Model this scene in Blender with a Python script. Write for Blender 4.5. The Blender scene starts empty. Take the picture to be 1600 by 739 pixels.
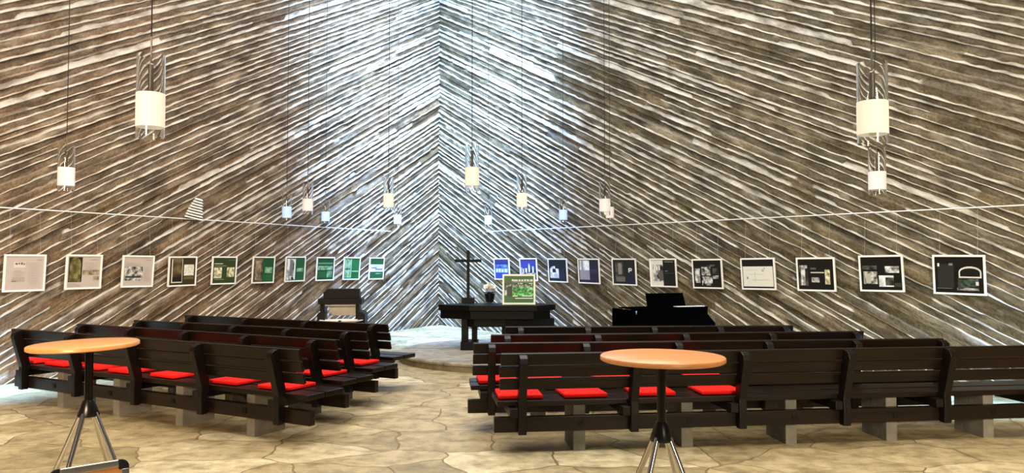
import bpy, bmesh, math, random
import numpy as np
from mathutils import Vector, Matrix
rnd = random.Random(7)
C = bpy.context.scene.collection
SC = bpy.context.scene
# ------------------------------------------------------------------ camera
EYE = 1.6; F = 1200.0; CX = 800.0; CY = 369.5; HORIZ = 410.5
PITCH = math.atan((HORIZ - CY) / F)
cam = bpy.data.cameras.new('camera'); cam.sensor_width = 36; cam.lens = 36 * F / 1600; cam.clip_end = 200
co = bpy.data.objects.new('camera', cam); C.objects.link(co)
co.location = (0, 0, EYE); co.rotation_euler = (math.pi / 2 + PITCH, 0, 0)
SC.camera = co
CP, SP = math.cos(PITCH), math.sin(PITCH)
def ray(px, py):
    a = (px - CX) / F; b = (CY - py) / F
    return Vector((a, CP - b * SP, SP + b * CP))
def at_h(px, py, h):
    r = ray(px, py); t = (h - EYE) / r.z
    return Vector((0, 0, EYE)) + r * t
def at_y(px, py, Y):
    r = ray(px, py); return Vector((0, 0, EYE)) + r * (Y / r.y)
def to_px(p):
    d = Vector(p) - Vector((0, 0, EYE))
    zc = d.y * CP + d.z * SP; yc = -d.y * SP + d.z * CP
    return CX + F * d.x / zc, CY - F * yc / zc

# ------------------------------------------------------------------ mesh helpers
class MB:
    def __init__(s): s.v = []; s.f = []; s.m = []
    def add(s, vs, fs, mi=0):
        o = len(s.v); s.v += [tuple(v) for v in vs]
        for f in fs: s.f.append([i + o for i in f]); s.m.append(mi)
    def box(s, x0, y0, z0, x1, y1, z1, M=None, mi=0):
        vs = [Vector(p) for p in ((x0,y0,z0),(x1,y0,z0),(x1,y1,z0),(x0,y1,z0),(x0,y0,z1),(x1,y0,z1),(x1,y1,z1),(x0,y1,z1))]
        if M is not None: vs = [M @ v for v in vs]
        s.add(vs, [(0,3,2,1),(4,5,6,7),(0,1,5,4),(1,2,6,5),(2,3,7,6),(3,0,4,7)], mi)
    def prism(s, pts, axis, a, b, mi=0):
        """polygon in the two other axes, extruded along axis from a to b"""
        n = len(pts)
        def mk(p, t):
            return {'x': (t, p[0], p[1]), 'y': (p[0], t, p[1]), 'z': (p[0], p[1], t)}[axis]
        vs = [mk(p, a) for p in pts] + [mk(p, b) for p in pts]
        fs = [tuple(range(n)), tuple(range(2*n-1, n-1, -1))] + [(i, n+i, n+(i+1) % n, (i+1) % n) for i in range(n)]
        s.add(vs, fs, mi)
    def tube(s, p, q, r0, r1=None, n=14, caps=True, mi=0):
        r1 = r0 if r1 is None else r1
        p, q = Vector(p), Vector(q); d = (q - p).normalized()
        a = d.orthogonal().normalized(); b = d.cross(a)
        vs = []
        for c, r in ((p, r0), (q, r1)):
            for i in range(n):
                t = 2 * math.pi * i / n
                vs.append(c + a * (r * math.cos(t)) + b * (r * math.sin(t)))
        fs = [(i, (i+1) % n, n + (i+1) % n, n + i) for i in range(n)]
        if caps: fs += [tuple(range(n-1, -1, -1)), tuple(range(n, 2*n))]
        s.add(vs, fs, mi)
    def lathe(s, prof, n=32, c=(0,0,0), closed=False, mi=0, sx=1.0, sy=1.0):
        vs = []; k = len(prof)
        for r, z in prof:
            for i in range(n):
                t = 2 * math.pi * i / n
                vs.append((c[0] + r * sx * math.cos(t), c[1] + r * sy * math.sin(t), c[2] + z))
        fs = []
        for j in range(k if closed else k - 1):
            j2 = (j + 1) % k
            for i in range(n):
                i2 = (i + 1) % n
                fs.append((j*n+i, j*n+i2, j2*n+i2, j2*n+i))
        if not closed:
            if prof[0][0] > 1e-6: fs.append(tuple(range(n-1, -1, -1)))
            if prof[-1][0] > 1e-6: fs.append(tuple(range((k-1)*n, k*n)))
        s.add(vs, fs, mi)
    def build(s, name, mat, parent=None, bevel=0, smooth=False, seg=2, loc=None, angle=35):
        me = bpy.data.meshes.new(name); me.from_pydata(s.v, [], s.f)
        mats = mat if isinstance(mat, (list, tuple)) else [mat]
        for m in mats: me.materials.append(m)
        me.polygons.foreach_set('material_index', s.m)
        bm = bmesh.new(); bm.from_mesh(me)
        bmesh.ops.remove_doubles(bm, verts=bm.verts, dist=1e-6)
        bmesh.ops.recalc_face_normals(bm, faces=bm.faces)
        if bevel:
            es = [e for e in bm.edges if len(e.link_faces) == 2 and e.calc_face_angle(0) > 0.6]
            bmesh.ops.bevel(bm, geom=es, offset=bevel, segments=seg, affect='EDGES', profile=0.6, clamp_overlap=True)
        if smooth:
            for f in bm.faces: f.smooth = True
            for e in bm.edges:
                if len(e.link_faces) == 2 and e.calc_face_angle(0) > math.radians(angle): e.smooth = False
        bm.to_mesh(me); bm.free()
        o = bpy.data.objects.new(name, me); C.objects.link(o)
        if parent is not None: o.parent = parent
        if loc is not None: o.location = loc
        return o
def tag(o, label, cat, group=None, kind=None):
    if label: o['label'] = label
    if cat: o['category'] = cat
    if group: o['group'] = group
    if kind: o['kind'] = kind
    return o
def thing(name, label, cat, loc=(0,0,0), rz=0, group=None):
    o = bpy.data.objects.new(name, None); C.objects.link(o); o.empty_display_size = .1
    o.location = loc; o.rotation_euler = (0, 0, rz)
    return tag(o, label, cat, group)
def copy_tree(o, parent=None):
    c = o.copy(); C.objects.link(c)
    if parent is not None: c.parent = parent
    for ch in list(o.children): copy_tree(ch, c)
    return c

# ------------------------------------------------------------------ materials
def srgb(r, g, b):
    f = lambda c: c / 12.92 if c <= .04045 else ((c + .055) / 1.055) ** 2.4
    return (f(r/255), f(g/255), f(b/255), 1)
def newmat(name):
    m = bpy.data.materials.new(name); m.use_nodes = True
    nt = m.node_tree; return m, nt, nt.nodes['Principled BSDF']
def nd(nt, typ, **kw):
    n = nt.nodes.new(typ)
    for k, v in kw.items(): setattr(n, k, v)
    return n
def ramp(nt, stops):
    n = nd(nt, 'ShaderNodeValToRGB'); e = n.color_ramp.elements
    e[0].position, e[0].color = stops[0]; e[1].position, e[1].color = stops[-1]
    for p, c in stops[1:-1]:
        x = e.new(p); x.color = c
    return n
def plain(name, col, rough=.5, metal=0, spec=.5, scale=0, var=.15, bump=0, bscale=60, stretch=None):
    m, nt, b = newmat(name)
    b.inputs['Base Color'].default_value = col; b.inputs['Roughness'].default_value = rough
    b.inputs['Metallic'].default_value = metal; b.inputs['Specular IOR Level'].default_value = spec
    if scale or bump:
        tc = nd(nt, 'ShaderNodeTexCoord'); mp = nd(nt, 'ShaderNodeMapping')
        nt.links.new(tc.outputs['Object'], mp.inputs[0])
        if stretch: mp.inputs['Scale'].default_value = stretch
    if scale:
        nz = nd(nt, 'ShaderNodeTexNoise'); nz.inputs['Scale'].default_value = scale; nz.inputs['Detail'].default_value = 5
        nt.links.new(mp.outputs[0], nz.inputs['Vector'])
        lo = tuple(c * (1 - var) for c in col[:3]) + (1,); hi = tuple(min(1, c * (1 + var)) for c in col[:3]) + (1,)
        r = ramp(nt, [(.3, lo), (.7, hi)]); nt.links.new(nz.outputs[0], r.inputs[0]); nt.links.new(r.outputs[0], b.inputs['Base Color'])
    if bump:
        nb = nd(nt, 'ShaderNodeTexNoise'); nb.inputs['Scale'].default_value = bscale; nb.inputs['Detail'].default_value = 4
        nt.links.new(mp.outputs[0], nb.inputs['Vector'])
        bp = nd(nt, 'ShaderNodeBump'); bp.inputs['Strength'].default_value = bump; bp.inputs['Distance'].default_value = .01
        nt.links.new(nb.outputs[0], bp.inputs['Height']); nt.links.new(bp.outputs[0], b.inputs['Normal'])
    return m
def photo(name, a, b_, scale=9, seed=0, c=None):
    """a printed photograph: blotches of a few printed inks"""
    m, nt, b = newmat(name); b.inputs['Roughness'].default_value = .35
    tc = nd(nt, 'ShaderNodeTexCoord'); mp = nd(nt, 'ShaderNodeMapping'); mp.inputs['Location'].default_value = (seed*1.7, seed*.9, seed)
    nt.links.new(tc.outputs['Object'], mp.inputs[0])
    nz = nd(nt, 'ShaderNodeTexNoise'); nz.inputs['Scale'].default_value = scale; nz.inputs['Detail'].default_value = 3
    nt.links.new(mp.outputs[0], nz.inputs['Vector'])
    st = [(.36, a), (.5, c or tuple((a[i]+b_[i])/2 for i in range(4))), (.62, b_)]
    r = ramp(nt, st); nt.links.new(nz.outputs[0], r.inputs[0]); nt.links.new(r.outputs[0], b.inputs['Base Color'])
    return m
def wood(name, dark, light, rough=.45, axis=0, scale=1.0, spec=.5, coat=0):
    m, nt, b = newmat(name)
    tc = nd(nt, 'ShaderNodeTexCoord'); mp = nd(nt, 'ShaderNodeMapping')
    s = [22*scale]*3; s[axis] = 1.3*scale
    mp.inputs['Scale'].default_value = s
    nt.links.new(tc.outputs['Object'], mp.inputs[0])
    nz = nd(nt, 'ShaderNodeTexNoise'); nz.inputs['Scale'].default_value = 1; nz.inputs['Detail'].default_value = 7; nz.inputs['Roughness'].default_value = .6
    nt.links.new(mp.outputs[0], nz.inputs['Vector'])
    r = ramp(nt, [(.3, dark), (.7, light)]); nt.links.new(nz.outputs[0], r.inputs[0]); nt.links.new(r.outputs[0], b.inputs['Base Color'])
    bp = nd(nt, 'ShaderNodeBump'); bp.inputs['Strength'].default_value = .25; bp.inputs['Distance'].default_value = .004
    nt.links.new(nz.outputs[0], bp.inputs['Height']); nt.links.new(bp.outputs[0], b.inputs['Normal'])
    b.inputs['Roughness'].default_value = rough; b.inputs['Specular IOR Level'].default_value = spec
    if coat: b.inputs['Coat Weight'].default_value = coat
    return m

def wall_material(name, tint):
    """board-marked concrete: UV = (along the boards, across the boards), attribute fin = mortar fins, whitened like ledges lit from above"""
    m, nt, b = newmat(name); L = nt.links.new
    uv = nd(nt, 'ShaderNodeUVMap'); uv.uv_map = 'boards'
    mp = nd(nt, 'ShaderNodeMapping'); mp.inputs['Scale'].default_value = (.8, 2.6, 1); L(uv.outputs[0], mp.inputs[0])
    n1 = nd(nt, 'ShaderNodeTexNoise'); n1.inputs['Scale'].default_value = 1.6; n1.inputs['Detail'].default_value = 9; n1.inputs['Roughness'].default_value = .62
    L(mp.outputs[0], n1.inputs['Vector'])
    r1 = ramp(nt, [(.30, tint[0]), (.47, tint[1]), (.60, tint[2]), (.75, tint[3])]); L(n1.outputs[0], r1.inputs[0])
    # big soft stains
    n2 = nd(nt, 'ShaderNodeTexNoise'); n2.inputs['Scale'].default_value = .55; n2.inputs['Detail'].default_value = 5; L(uv.outputs[0], n2.inputs['Vector'])
    r2 = ramp(nt, [(.42, (0,0,0,1)), (.66, (1,1,1,1))]); L(n2.outputs[0], r2.inputs[0])
    mx = nd(nt, 'ShaderNodeMixRGB'); mx.blend_type = 'MIX'; L(r2.outputs[0], mx.inputs[0]); L(r1.outputs[0], mx.inputs[1]); mx.inputs[2].default_value = tint[4]
    mf = nd(nt, 'ShaderNodeMath', operation='MULTIPLY'); L(r2.outputs[0], mf.inputs[0]); mf.inputs[1].default_value = .45; L(mf.outputs[0], mx.inputs[0])
    # speckle
    n3 = nd(nt, 'ShaderNodeTexNoise'); n3.inputs['Scale'].default_value = 26; n3.inputs['Detail'].default_value = 6; L(uv.outputs[0], n3.inputs['Vector'])
    r3 = ramp(nt, [(.33, (.45,.45,.45,1)), (.62, (1.15,1.15,1.15,1))]); L(n3.outputs[0], r3.inputs[0])
    ml = nd(nt, 'ShaderNodeMixRGB'); ml.blend_type = 'MULTIPLY'; ml.inputs[0].default_value = .8; L(mx.outputs[0], ml.inputs[1]); L(r3.outputs[0], ml.inputs[2])
    mp5 = nd(nt, 'ShaderNodeMapping'); mp5.inputs['Scale'].default_value = (.55, 2.2, 1); mp5.inputs['Location'].default_value = (3, 7, 0); L(uv.outputs[0], mp5.inputs[0])
    n5 = nd(nt, 'ShaderNodeTexNoise'); n5.inputs['Scale'].default_value = 2.1; n5.inputs['Detail'].default_value = 10; n5.inputs['Roughness'].default_value = .68; L(mp5.outputs[0], n5.inputs['Vector'])
    r5 = ramp(nt, [(.53, (0,0,0,1)), (.70, (.75,.75,.75,1))]); L(n5.outputs[0], r5.inputs[0])
    lm = nd(nt, 'ShaderNodeMixRGB'); L(r5.outputs[0], lm.inputs[0]); L(ml.outputs[0], lm.inputs[1]); lm.inputs[2].default_value = tint[3]; ml = lm
    at = nd(nt, 'ShaderNodeAttribute'); at.attribute_name = 'fin'
    n4 = nd(nt, 'ShaderNodeTexNoise'); n4.inputs['Scale'].default_value = 3.2; n4.inputs['Detail'].default_value = 7; L(mp.outputs[0], n4.inputs['Vector'])
    r4 = ramp(nt, [(.36, (.35,.35,.35,1)), (.58, (1,1,1,1))]); L(n4.outputs[0], r4.inputs[0])
    fm = nd(nt, 'ShaderNodeMath', operation='MULTIPLY'); L(at.outputs['Fac'], fm.inputs[0]); L(r4.outputs[0], fm.inputs[1])
    mf2 = nd(nt, 'ShaderNodeMixRGB'); L(fm.outputs[0], mf2.inputs[0]); L(ml.outputs[0], mf2.inputs[1]); mf2.inputs[2].default_value = tint[5]
    L(mf2.outputs[0], b.inputs['Base Color'])
    b.inputs['Roughness'].default_value = .85; b.inputs['Specular IOR Level'].default_value = .25
    bp = nd(nt, 'ShaderNodeBump'); bp.inputs['Strength'].default_value = .75; bp.inputs['Distance'].default_value = .02
    ad = nd(nt, 'ShaderNodeMath', operation='ADD'); L(n3.outputs[0], ad.inputs[0]); L(n1.outputs[0], ad.inputs[1])
    L(ad.outputs[0], bp.inputs['Height']); L(bp.outputs[0], b.inputs['Normal'])
    return m

def flagstone(name, scale, cols, joint, rough=.5, jw=.035):
    m, nt, b = newmat(name); L = nt.links.new
    tc = nd(nt, 'ShaderNodeTexCoord')
    nw = nd(nt, 'ShaderNodeTexNoise'); nw.inputs['Scale'].default_value = 1.1; nw.inputs['Detail'].default_value = 3; L(tc.outputs['Object'], nw.inputs['Vector'])
    sub = nd(nt, 'ShaderNodeVectorMath', operation='SUBTRACT'); L(nw.outputs['Color'], sub.inputs[0]); sub.inputs[1].default_value = (.5,.5,.5)
    scl = nd(nt, 'ShaderNodeVectorMath', operation='SCALE'); L(sub.outputs[0], scl.inputs[0]); scl.inputs['Scale'].default_value = .55
    add = nd(nt, 'ShaderNodeVectorMath', operation='ADD'); L(tc.outputs['Object'], add.inputs[0]); L(scl.outputs[0], add.inputs[1])
    mp = nd(nt, 'ShaderNodeMapping'); mp.inputs['Scale'].default_value = (1, 1.25, 0); L(add.outputs[0], mp.inputs[0])
    v1 = nd(nt, 'ShaderNodeTexVoronoi', voronoi_dimensions='2D'); v1.inputs['Scale'].default_value = scale; L(mp.outputs[0], v1.inputs['Vector'])
    ve = nd(nt, 'ShaderNodeTexVoronoi', voronoi_dimensions='2D', feature='DISTANCE_TO_EDGE'); ve.inputs['Scale'].default_value = scale; L(mp.outputs[0], ve.inputs['Vector'])
    sep = nd(nt, 'ShaderNodeSeparateColor'); L(v1.outputs['Color'], sep.inputs[0])
    rc = ramp(nt, [(0, cols[0]), (.35, cols[1]), (.7, cols[2]), (1, cols[3])]); L(sep.outputs[0], rc.inputs[0])
    n2 = nd(nt, 'ShaderNodeTexNoise'); n2.inputs['Scale'].default_value = 5.5; n2.inputs['Detail'].default_value = 9; n2.inputs['Roughness'].default_value = .65; L(tc.outputs['Object'], n2.inputs['Vector'])
    r2 = ramp(nt, [(.3, (.48,.45,.38,1)), (.52, (.92,.91,.88,1)), (.68, (1.14,1.14,1.14,1))]); L(n2.outputs[0], r2.inputs[0])
    ml = nd(nt, 'ShaderNodeMixRGB'); ml.blend_type = 'MULTIPLY'; ml.inputs[0].default_value = 1; L(rc.outputs[0], ml.inputs[1]); L(r2.outputs[0], ml.inputs[2])
    n3 = nd(nt, 'ShaderNodeTexNoise'); n3.inputs['Scale'].default_value = 3; n3.inputs['Detail'].default_value = 6; L(tc.outputs['Object'], n3.inputs['Vector'])
    jn = nd(nt, 'ShaderNodeMath', operation='MULTIPLY'); L(n3.outputs[0], jn.inputs[0]); jn.inputs[1].default_value = jw * 2
    dv = nd(nt, 'ShaderNodeMath', operation='DIVIDE'); L(ve.outputs[0], dv.inputs[0]); L(jn.outputs[0], dv.inputs[1])
    rj = ramp(nt, [(.55, (0,0,0,1)), (1.0, (1,1,1,1))]); L(dv.outputs[0], rj.inputs[0])
    mx = nd(nt, 'ShaderNodeMixRGB'); L(rj.outputs[0], mx.inputs[0]); mx.inputs[1].default_value = joint; L(ml.outputs[0], mx.inputs[2])
    L(mx.outputs[0], b.inputs['Base Color'])
    mp3 = nd(nt, 'ShaderNodeMapping'); mp3.inputs['Scale'].default_value = (1.6, 3.2, 0); mp3.inputs['Rotation'].default_value = (0, 0, .25); L(add.outputs[0], mp3.inputs[0])
    n4 = nd(nt, 'ShaderNodeTexNoise'); n4.inputs['Scale'].default_value = 1.5; n4.inputs['Detail'].default_value = 8; n4.inputs['Roughness'].default_value = .6; L(mp3.outputs[0], n4.inputs['Vector'])
    r4 = ramp(nt, [(.34, (.66,.63,.52,1)), (.46, (.80,.78,.70,1)), (.47, (1.04,1.03,1.0,1)), (.54, (1.0,.99,.96,1)), (.55, (.88,.86,.8,1)), (.62, (1.12,1.12,1.1,1))]); L(n4.outputs[0], r4.inputs[0])
    ml2 = nd(nt, 'ShaderNodeMixRGB'); ml2.blend_type = 'MULTIPLY'; ml2.inputs[0].default_value = .65; L(mx.outputs[0], ml2.inputs[1]); L(r4.outputs[0], ml2.inputs[2]); L(ml2.outputs[0], b.inputs['Base Color'])
    b.inputs['Roughness'].default_value = rough
    # height: joints sunk, each stone at its own level, chipped surface
    h1 = nd(nt, 'ShaderNodeMath', operation='MULTIPLY'); L(rj.outputs[0], h1.inputs[0]); h1.inputs[1].default_value = .8
    h2 = nd(nt, 'ShaderNodeMath', operation='MULTIPLY_ADD'); L(sep.outputs[1], h2.inputs[0]); h2.inputs[1].default_value = .6; L(h1.outputs[0], h2.inputs[2])
    h3a = nd(nt, 'ShaderNodeMath', operation='MULTIPLY_ADD'); L(n2.outputs[0], h3a.inputs[0]); h3a.inputs[1].default_value = 1.1; L(h2.outputs[0], h3a.inputs[2])
    st = nd(nt, 'ShaderNodeMath', operation='SNAP'); L(n4.outputs[0], st.inputs[0]); st.inputs[1].default_value = .085
    h3 = nd(nt, 'ShaderNodeMath', operation='MULTIPLY_ADD'); L(st.outputs[0], h3.inputs[0]); h3.inputs[1].default_value = 3.2; L(h3a.outputs[0], h3.inputs[2])
    bp = nd(nt, 'ShaderNodeBump'); bp.inputs['Strength'].default_value = .7; bp.inputs['Distance'].default_value = .02
    L(h3.outputs[0], bp.inputs['Height']); L(bp.outputs[0], b.inputs['Normal'])
    return m

M = {}
M['wall_l'] = wall_material('board_marked_concrete', (srgb(50,40,30), srgb(90,71,47), srgb(126,102,72), srgb(168,150,124), srgb(112,76,48), srgb(210,204,193)))
M['wall_r'] = wall_material('board_marked_concrete_cool', (srgb(42,37,29), srgb(79,68,45), srgb(112,98,70), srgb(160,148,124), srgb(90,71,43), srgb(210,206,196)))
M['floor'] = flagstone('flagstone_floor', 1.3, (srgb(158,141,102), srgb(190,170,130), srgb(180,159,118), srgb(224,208,170)), srgb(136,116,78), jw=.013)
M['dais'] = flagstone('stone_step', .5, (srgb(160,152,138), srgb(172,164,150), srgb(166,158,142), srgb(184,178,164)), srgb(110,104,92), jw=.02)
M['rim'] = plain('step_edge_stone', srgb(122,110,80), .8, scale=6, var=.35, bump=.5, bscale=25)
M['ceil'] = plain('ceiling_concrete', srgb(150,146,138), .9, scale=2, var=.15)
M['bench'] = wood('dark_stained_bench_wood', srgb(7,4,2), srgb(31,17,7), .36, 0, .9, .28)
M['bench_up'] = wood('dark_stained_upright_wood', srgb(5,3,2), srgb(20,12,7), .4, 2, .9, .28)
M['bolt'] = plain('black_iron', srgb(14,13,12), .5, .6)
M['conc'] = plain('grey_concrete', srgb(120,116,107), .85, scale=7, var=.2, bump=.4, bscale=40)
M['red'] = plain('red_felt', srgb(238,28,20), .9, scale=60, var=.08, bump=.25, bscale=300, spec=.2)
M['beech'] = wood('beech_veneer', srgb(214,136,76), srgb(232,160,98), .32, 0, 1.6)
M['beech_edge'] = plain('beech_edge', srgb(226,158,92), .4)
M['black'] = plain('black_lacquer', srgb(10,10,11), .3)
M['blackpole'] = plain('black_chrome', srgb(48,46,46), .18, 1)
M['chrome'] = plain('chrome', srgb(214,212,208), .13, 1)
M['alu'] = plain('brushed_aluminium', srgb(206,200,186), .3, 1, scale=40, var=.06)
M['white'] = plain('white_lacquer', srgb(240,238,232), .4)
M['rail'] = plain('white_rail', srgb(228,228,226), .35)
M['wire'] = plain('pale_wire', srgb(190,186,176), .4)
M['cord'] = plain('black_cord', srgb(10,9,9), .6)
M['steel'] = plain('lamp_steel', srgb(126,118,108), .45, .7)
M['altar'] = wood('black_stained_oak', srgb(6,5,5), srgb(16,13,12), .45, 0, .7, .12)
M['cross'] = wood('black_cross_wood', srgb(7,5,5), srgb(17,13,12), .55, 2, .8, .2)
M['pot'] = plain('black_glazed_pot', srgb(16,18,18), .25)
M['leaf'] = plain('dark_leaf', srgb(22,34,20), .5)
M['petal'] = plain('white_petal', srgb(246,242,228), .7, scale=40, var=.06)
M['pale'] = plain('pale_panel', srgb(232,226,214), .6, scale=10, var=.05)
M['piano'] = plain('piano_black', srgb(4,4,4), .5, spec=.0)
M['panel'] = plain('orange_brown_board', srgb(186,124,66), .6, scale=8, var=.12)
M['corner'] = plain('black_plastic', srgb(16,16,18), .4)
m, nt, b = newmat('clear_glass'); b.inputs['Transmission Weight'].default_value = 1; b.inputs['Roughness'].default_value = .02; b.inputs['IOR'].default_value = 1.45; b.inputs['Base Color'].default_value = (.97,.97,.95,1)
M['glass'] = m
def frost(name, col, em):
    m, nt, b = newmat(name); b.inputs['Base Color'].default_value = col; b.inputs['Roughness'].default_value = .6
    b.inputs['Emission Color'].default_value = col; b.inputs['Emission Strength'].default_value = em  # added faint glow brightens the frosted bands
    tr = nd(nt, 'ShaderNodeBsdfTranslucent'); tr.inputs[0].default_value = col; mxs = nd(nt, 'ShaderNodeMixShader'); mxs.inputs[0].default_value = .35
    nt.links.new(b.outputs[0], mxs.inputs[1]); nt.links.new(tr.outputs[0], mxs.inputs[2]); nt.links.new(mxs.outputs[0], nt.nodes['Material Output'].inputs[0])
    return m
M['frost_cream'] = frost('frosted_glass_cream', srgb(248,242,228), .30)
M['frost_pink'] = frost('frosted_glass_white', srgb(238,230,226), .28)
M['frost_daylight'] = frost('frosted_glass_daylight_tint', srgb(206,228,248), .34)  # blue daylight on the far lamps put into the glass colour
# ------------------------------------------------------------------ the setting
CORNER = at_h(685, 507.5, 0)                       # where the two walls meet at the floor
AL, AR = math.atan(591/1200), math.radians(35.9)
UL = Vector((-math.sin(AL), -math.cos(AL), 0)); NL = Vector((math.cos(AL), -math.sin(AL), 0))     # left wall: along, into the room
UR = Vector((math.sin(AR), -math.cos(AR), 0)); NR = Vector((-math.cos(AR), -math.sin(AR), 0))
WALLS = {'l': (UL, NL), 'r': (UR, NR)}
HT = 9.6
def wall_hit(px, py, w, off):
    U, N = WALLS[w]; r = ray(px, py); O = Vector((0,0,EYE))
    c = CORNER + N * off
    t = (c - O).dot(N) / r.dot(N); p = O + r * t
    d = p - CORNER
    return d.dot(U), d.z
def wall_pt(w, u, v, off):
    U, N = WALLS[w]; return CORNER + U * u + N * off + Vector((0, 0, v))

def board_wall(name, w, U_end, mat, seed, slope):
    """diagonal shuttering boards cast in concrete: each board has its own level, ragged mortar fins stand out at the joints"""
    rs = np.random.RandomState(seed); U, N = WALLS[w]
    us = np.concatenate([np.arange(0, 13.6, .045), np.arange(13.6, U_end + .2, .3)]); nu = len(us)
    top = HT + slope * us[-1]
    bounds = [-.3]
    while bounds[-1] < top: bounds.append(bounds[-1] + rs.uniform(.086, .146))
    nb = len(bounds)
    def smooth_noise(n, step, amp):
        k = int(n / step) + 3; c = rs.uniform(-1, 1, k); x = np.arange(n) / step; i = x.astype(int); t = x - i; t = t*t*(3-2*t)
        return amp * (c[i]*(1-t) + c[i+1]*t)
    V = []; UVs = []; FIN = []; prev = np.zeros(nu)
    cs = math.cos(math.atan(slope))
    rows = 0
    for k in range(nb - 1):
        a, bnd = bounds[k], bounds[k+1]; p = bnd - a
        # board level: jumps where one board ends and the next begins
        lev = np.zeros(nu); i = 0; fl = np.zeros(nu); fin = np.zeros(nu); wide = np.zeros(nu)
        while i < nu:
            n = rs.randint(14, 84); lev[i:i+n] = rs.uniform(-.012, .012)
            h = rs.uniform(.02, .046)
            if rs.rand() < .12: h = rs.uniform(.002, .01)
            fl[i:i+n] = h; fin[i:i+n] = min(1, h / .026)
            wide[i:i+n] = rs.uniform(.13, .24) if rs.rand() < .8 else rs.uniform(.3, .75)
            i += n
        jag = smooth_noise(nu, 2.5, .008) + smooth_noise(nu, 9, .009) + rs.uniform(-.005, .005, nu)
        chip = smooth_noise(nu, 5, 1.0); fl = fl * np.where(chip > .82, .25, 1.0)
        low = np.clip((a - slope*us - .8) / 3.4, 0, 1); gone = smooth_noise(nu, 26, 1.0)
        fl = fl * (.42 + .58*low) * np.where(gone > .25 + 1.2*low, .12, 1.0); fin = fin * np.where(gone > .25 + 1.2*low, .15, 1.0)  # weaker light low down is put into flatter, duller fins
        fl = np.maximum(.001, fl + jag * (fl > .012)); 
        wd = np.clip(wide*(.6 + .4*np.clip((a - slope*us - .8)/3.4, 0, 1) + .55*np.clip((a - slope*us - 3.4)/3, 0, 1)) + smooth_noise(nu, 2.5, .09) + smooth_noise(nu, 12, .09), .08, .92)
        wob = smooth_noise(nu, 2.5, .0055) + smooth_noise(nu, 9, .006)
        tip = a + wob
        prof = [(tip - .004, prev + 0*us, fin*.3), (tip, lev + fl, fin), (tip + p*.10, lev + fl*.93, fin), (tip + p*wd, lev + fl*.08, fin*.55), (np.minimum(tip + p*(wd+.06), bnd-.012), lev, 0*us)]
        for v0, d, fi in prof:
            V.append((v0, d)); FIN.append(fi); rows += 1
        prev = lev
    vv = np.array([x[0] - slope*us for x in V]); dd = np.array([x[1] + 0*us for x in V]); ff = np.array([x + 0*us for x in FIN])
    vraw = vv.copy(); vv = np.clip(vv, -.06, HT)
    uu = np.tile(us, (rows, 1))
    dd = np.where((vraw < -.06) | (vraw > HT), 0, dd)
    # near the corner the two walls just meet
    du = uu.copy(); 
    P = np.array(CORNER)[None,None,:] + uu[...,None]*np.array(U) + dd[...,None]*np.array(N) + vv[...,None]*np.array((0,0,1))
    P = P.reshape(-1, 3)
    idx = np.arange(rows*nu).reshape(rows, nu)
    q = np.stack([idx[:-1,:-1], idx[:-1,1:], idx[1:,1:], idx[1:,:-1]], -1)
    lo = vraw < -.06; hi = vraw > HT
    dead = (lo[:-1,:-1] & lo[:-1,1:] & lo[1:,1:] & lo[1:,:-1]) | (hi[:-1,:-1] & hi[:-1,1:] & hi[1:,1:] & hi[1:,:-1])
    q = q[~dead]
    if w == 'l': q = q[:, ::-1]
    me = bpy.data.meshes.new(name); n = len(q)
    me.vertices.add(len(P)); me.vertices.foreach_set('co', P.astype(np.float32).ravel())
    me.loops.add(n*4); me.loops.foreach_set('vertex_index', q.astype(np.int32).ravel())
    me.polygons.add(n); me.polygons.foreach_set('loop_start', np.arange(0, n*4, 4, dtype=np.int32)); me.polygons.foreach_set('loop_total', np.full(n, 4, np.int32))
    me.update(); 
    uvl = me.uv_layers.new(name='boards')
    along = (uu / cs).ravel(); across = (vraw + slope*uu).ravel() * cs
    uvd = np.stack([along[q.ravel()], across[q.ravel()]], -1).astype(np.float32)
    uvl.data.foreach_set('uv', uvd.ravel())
    at = me.attributes.new('fin', 'FLOAT', 'POINT'); at.data.foreach_set('value', ff.astype(np.float32).ravel())
    me.materials.append(mat); me.validate()
    bm = bmesh.new(); bm.from_mesh(me)
    loose = [v for v in bm.verts if not v.link_faces]; bmesh.ops.delete(bm, geom=loose, context='VERTS')
    # solid back so the wall has its thickness
    bm.to_mesh(me); bm.free()
    o = bpy.data.objects.new(name, me); C.objects.link(o); o['kind'] = 'structure'
    return o
SL = .508; SR = .475
board_wall('wall_left', 'l', 19.5, M['wall_l'], 3, SL)
board_wall('wall_right', 'r', 21.0, M['wall_r'], 11, SR)

def slab(name, pts, z0, z1, mat):
    mb = MB(); mb.prism(pts, 'z', z0, z1); o = mb.build(name, mat); o['kind'] = 'structure'; return o
pl = CORNER + UL*19.6; pr = CORNER + UR*21.1
bk = CORNER + Vector((0, .25, 0))
tri = [(bk.x, bk.y), (pl.x-.2, pl.y), (pl.x-.2, -5), (pr.x+.2, -5), (pr.x+.2, pr.y)]
slab('floor', tri, -.12, 0, M['floor'])
slab('ceiling', tri, HT, HT+.2, M['ceil'])

# altar step: low round platform of stone
DC = Vector((0.02, 13.0, 0)); DR = 1.9; DH = .14
t = thing('altar_step', 'low round grey stone platform under the altar', 'platform', DC)
mb = MB(); mb.lathe([(DR, 0), (DR, DH-.05), (DR-.012, DH-.045)], 96); mb.build('riser', M['rim'], t, smooth=True)
mb = MB(); mb.lathe([(DR-.03, DH-.05), (DR+.015, DH-.048), (DR+.02, DH-.02), (DR+.005, DH), (0.0001, DH)], 96); mb.build('tread', M['dais'], t, smooth=True)

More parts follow.
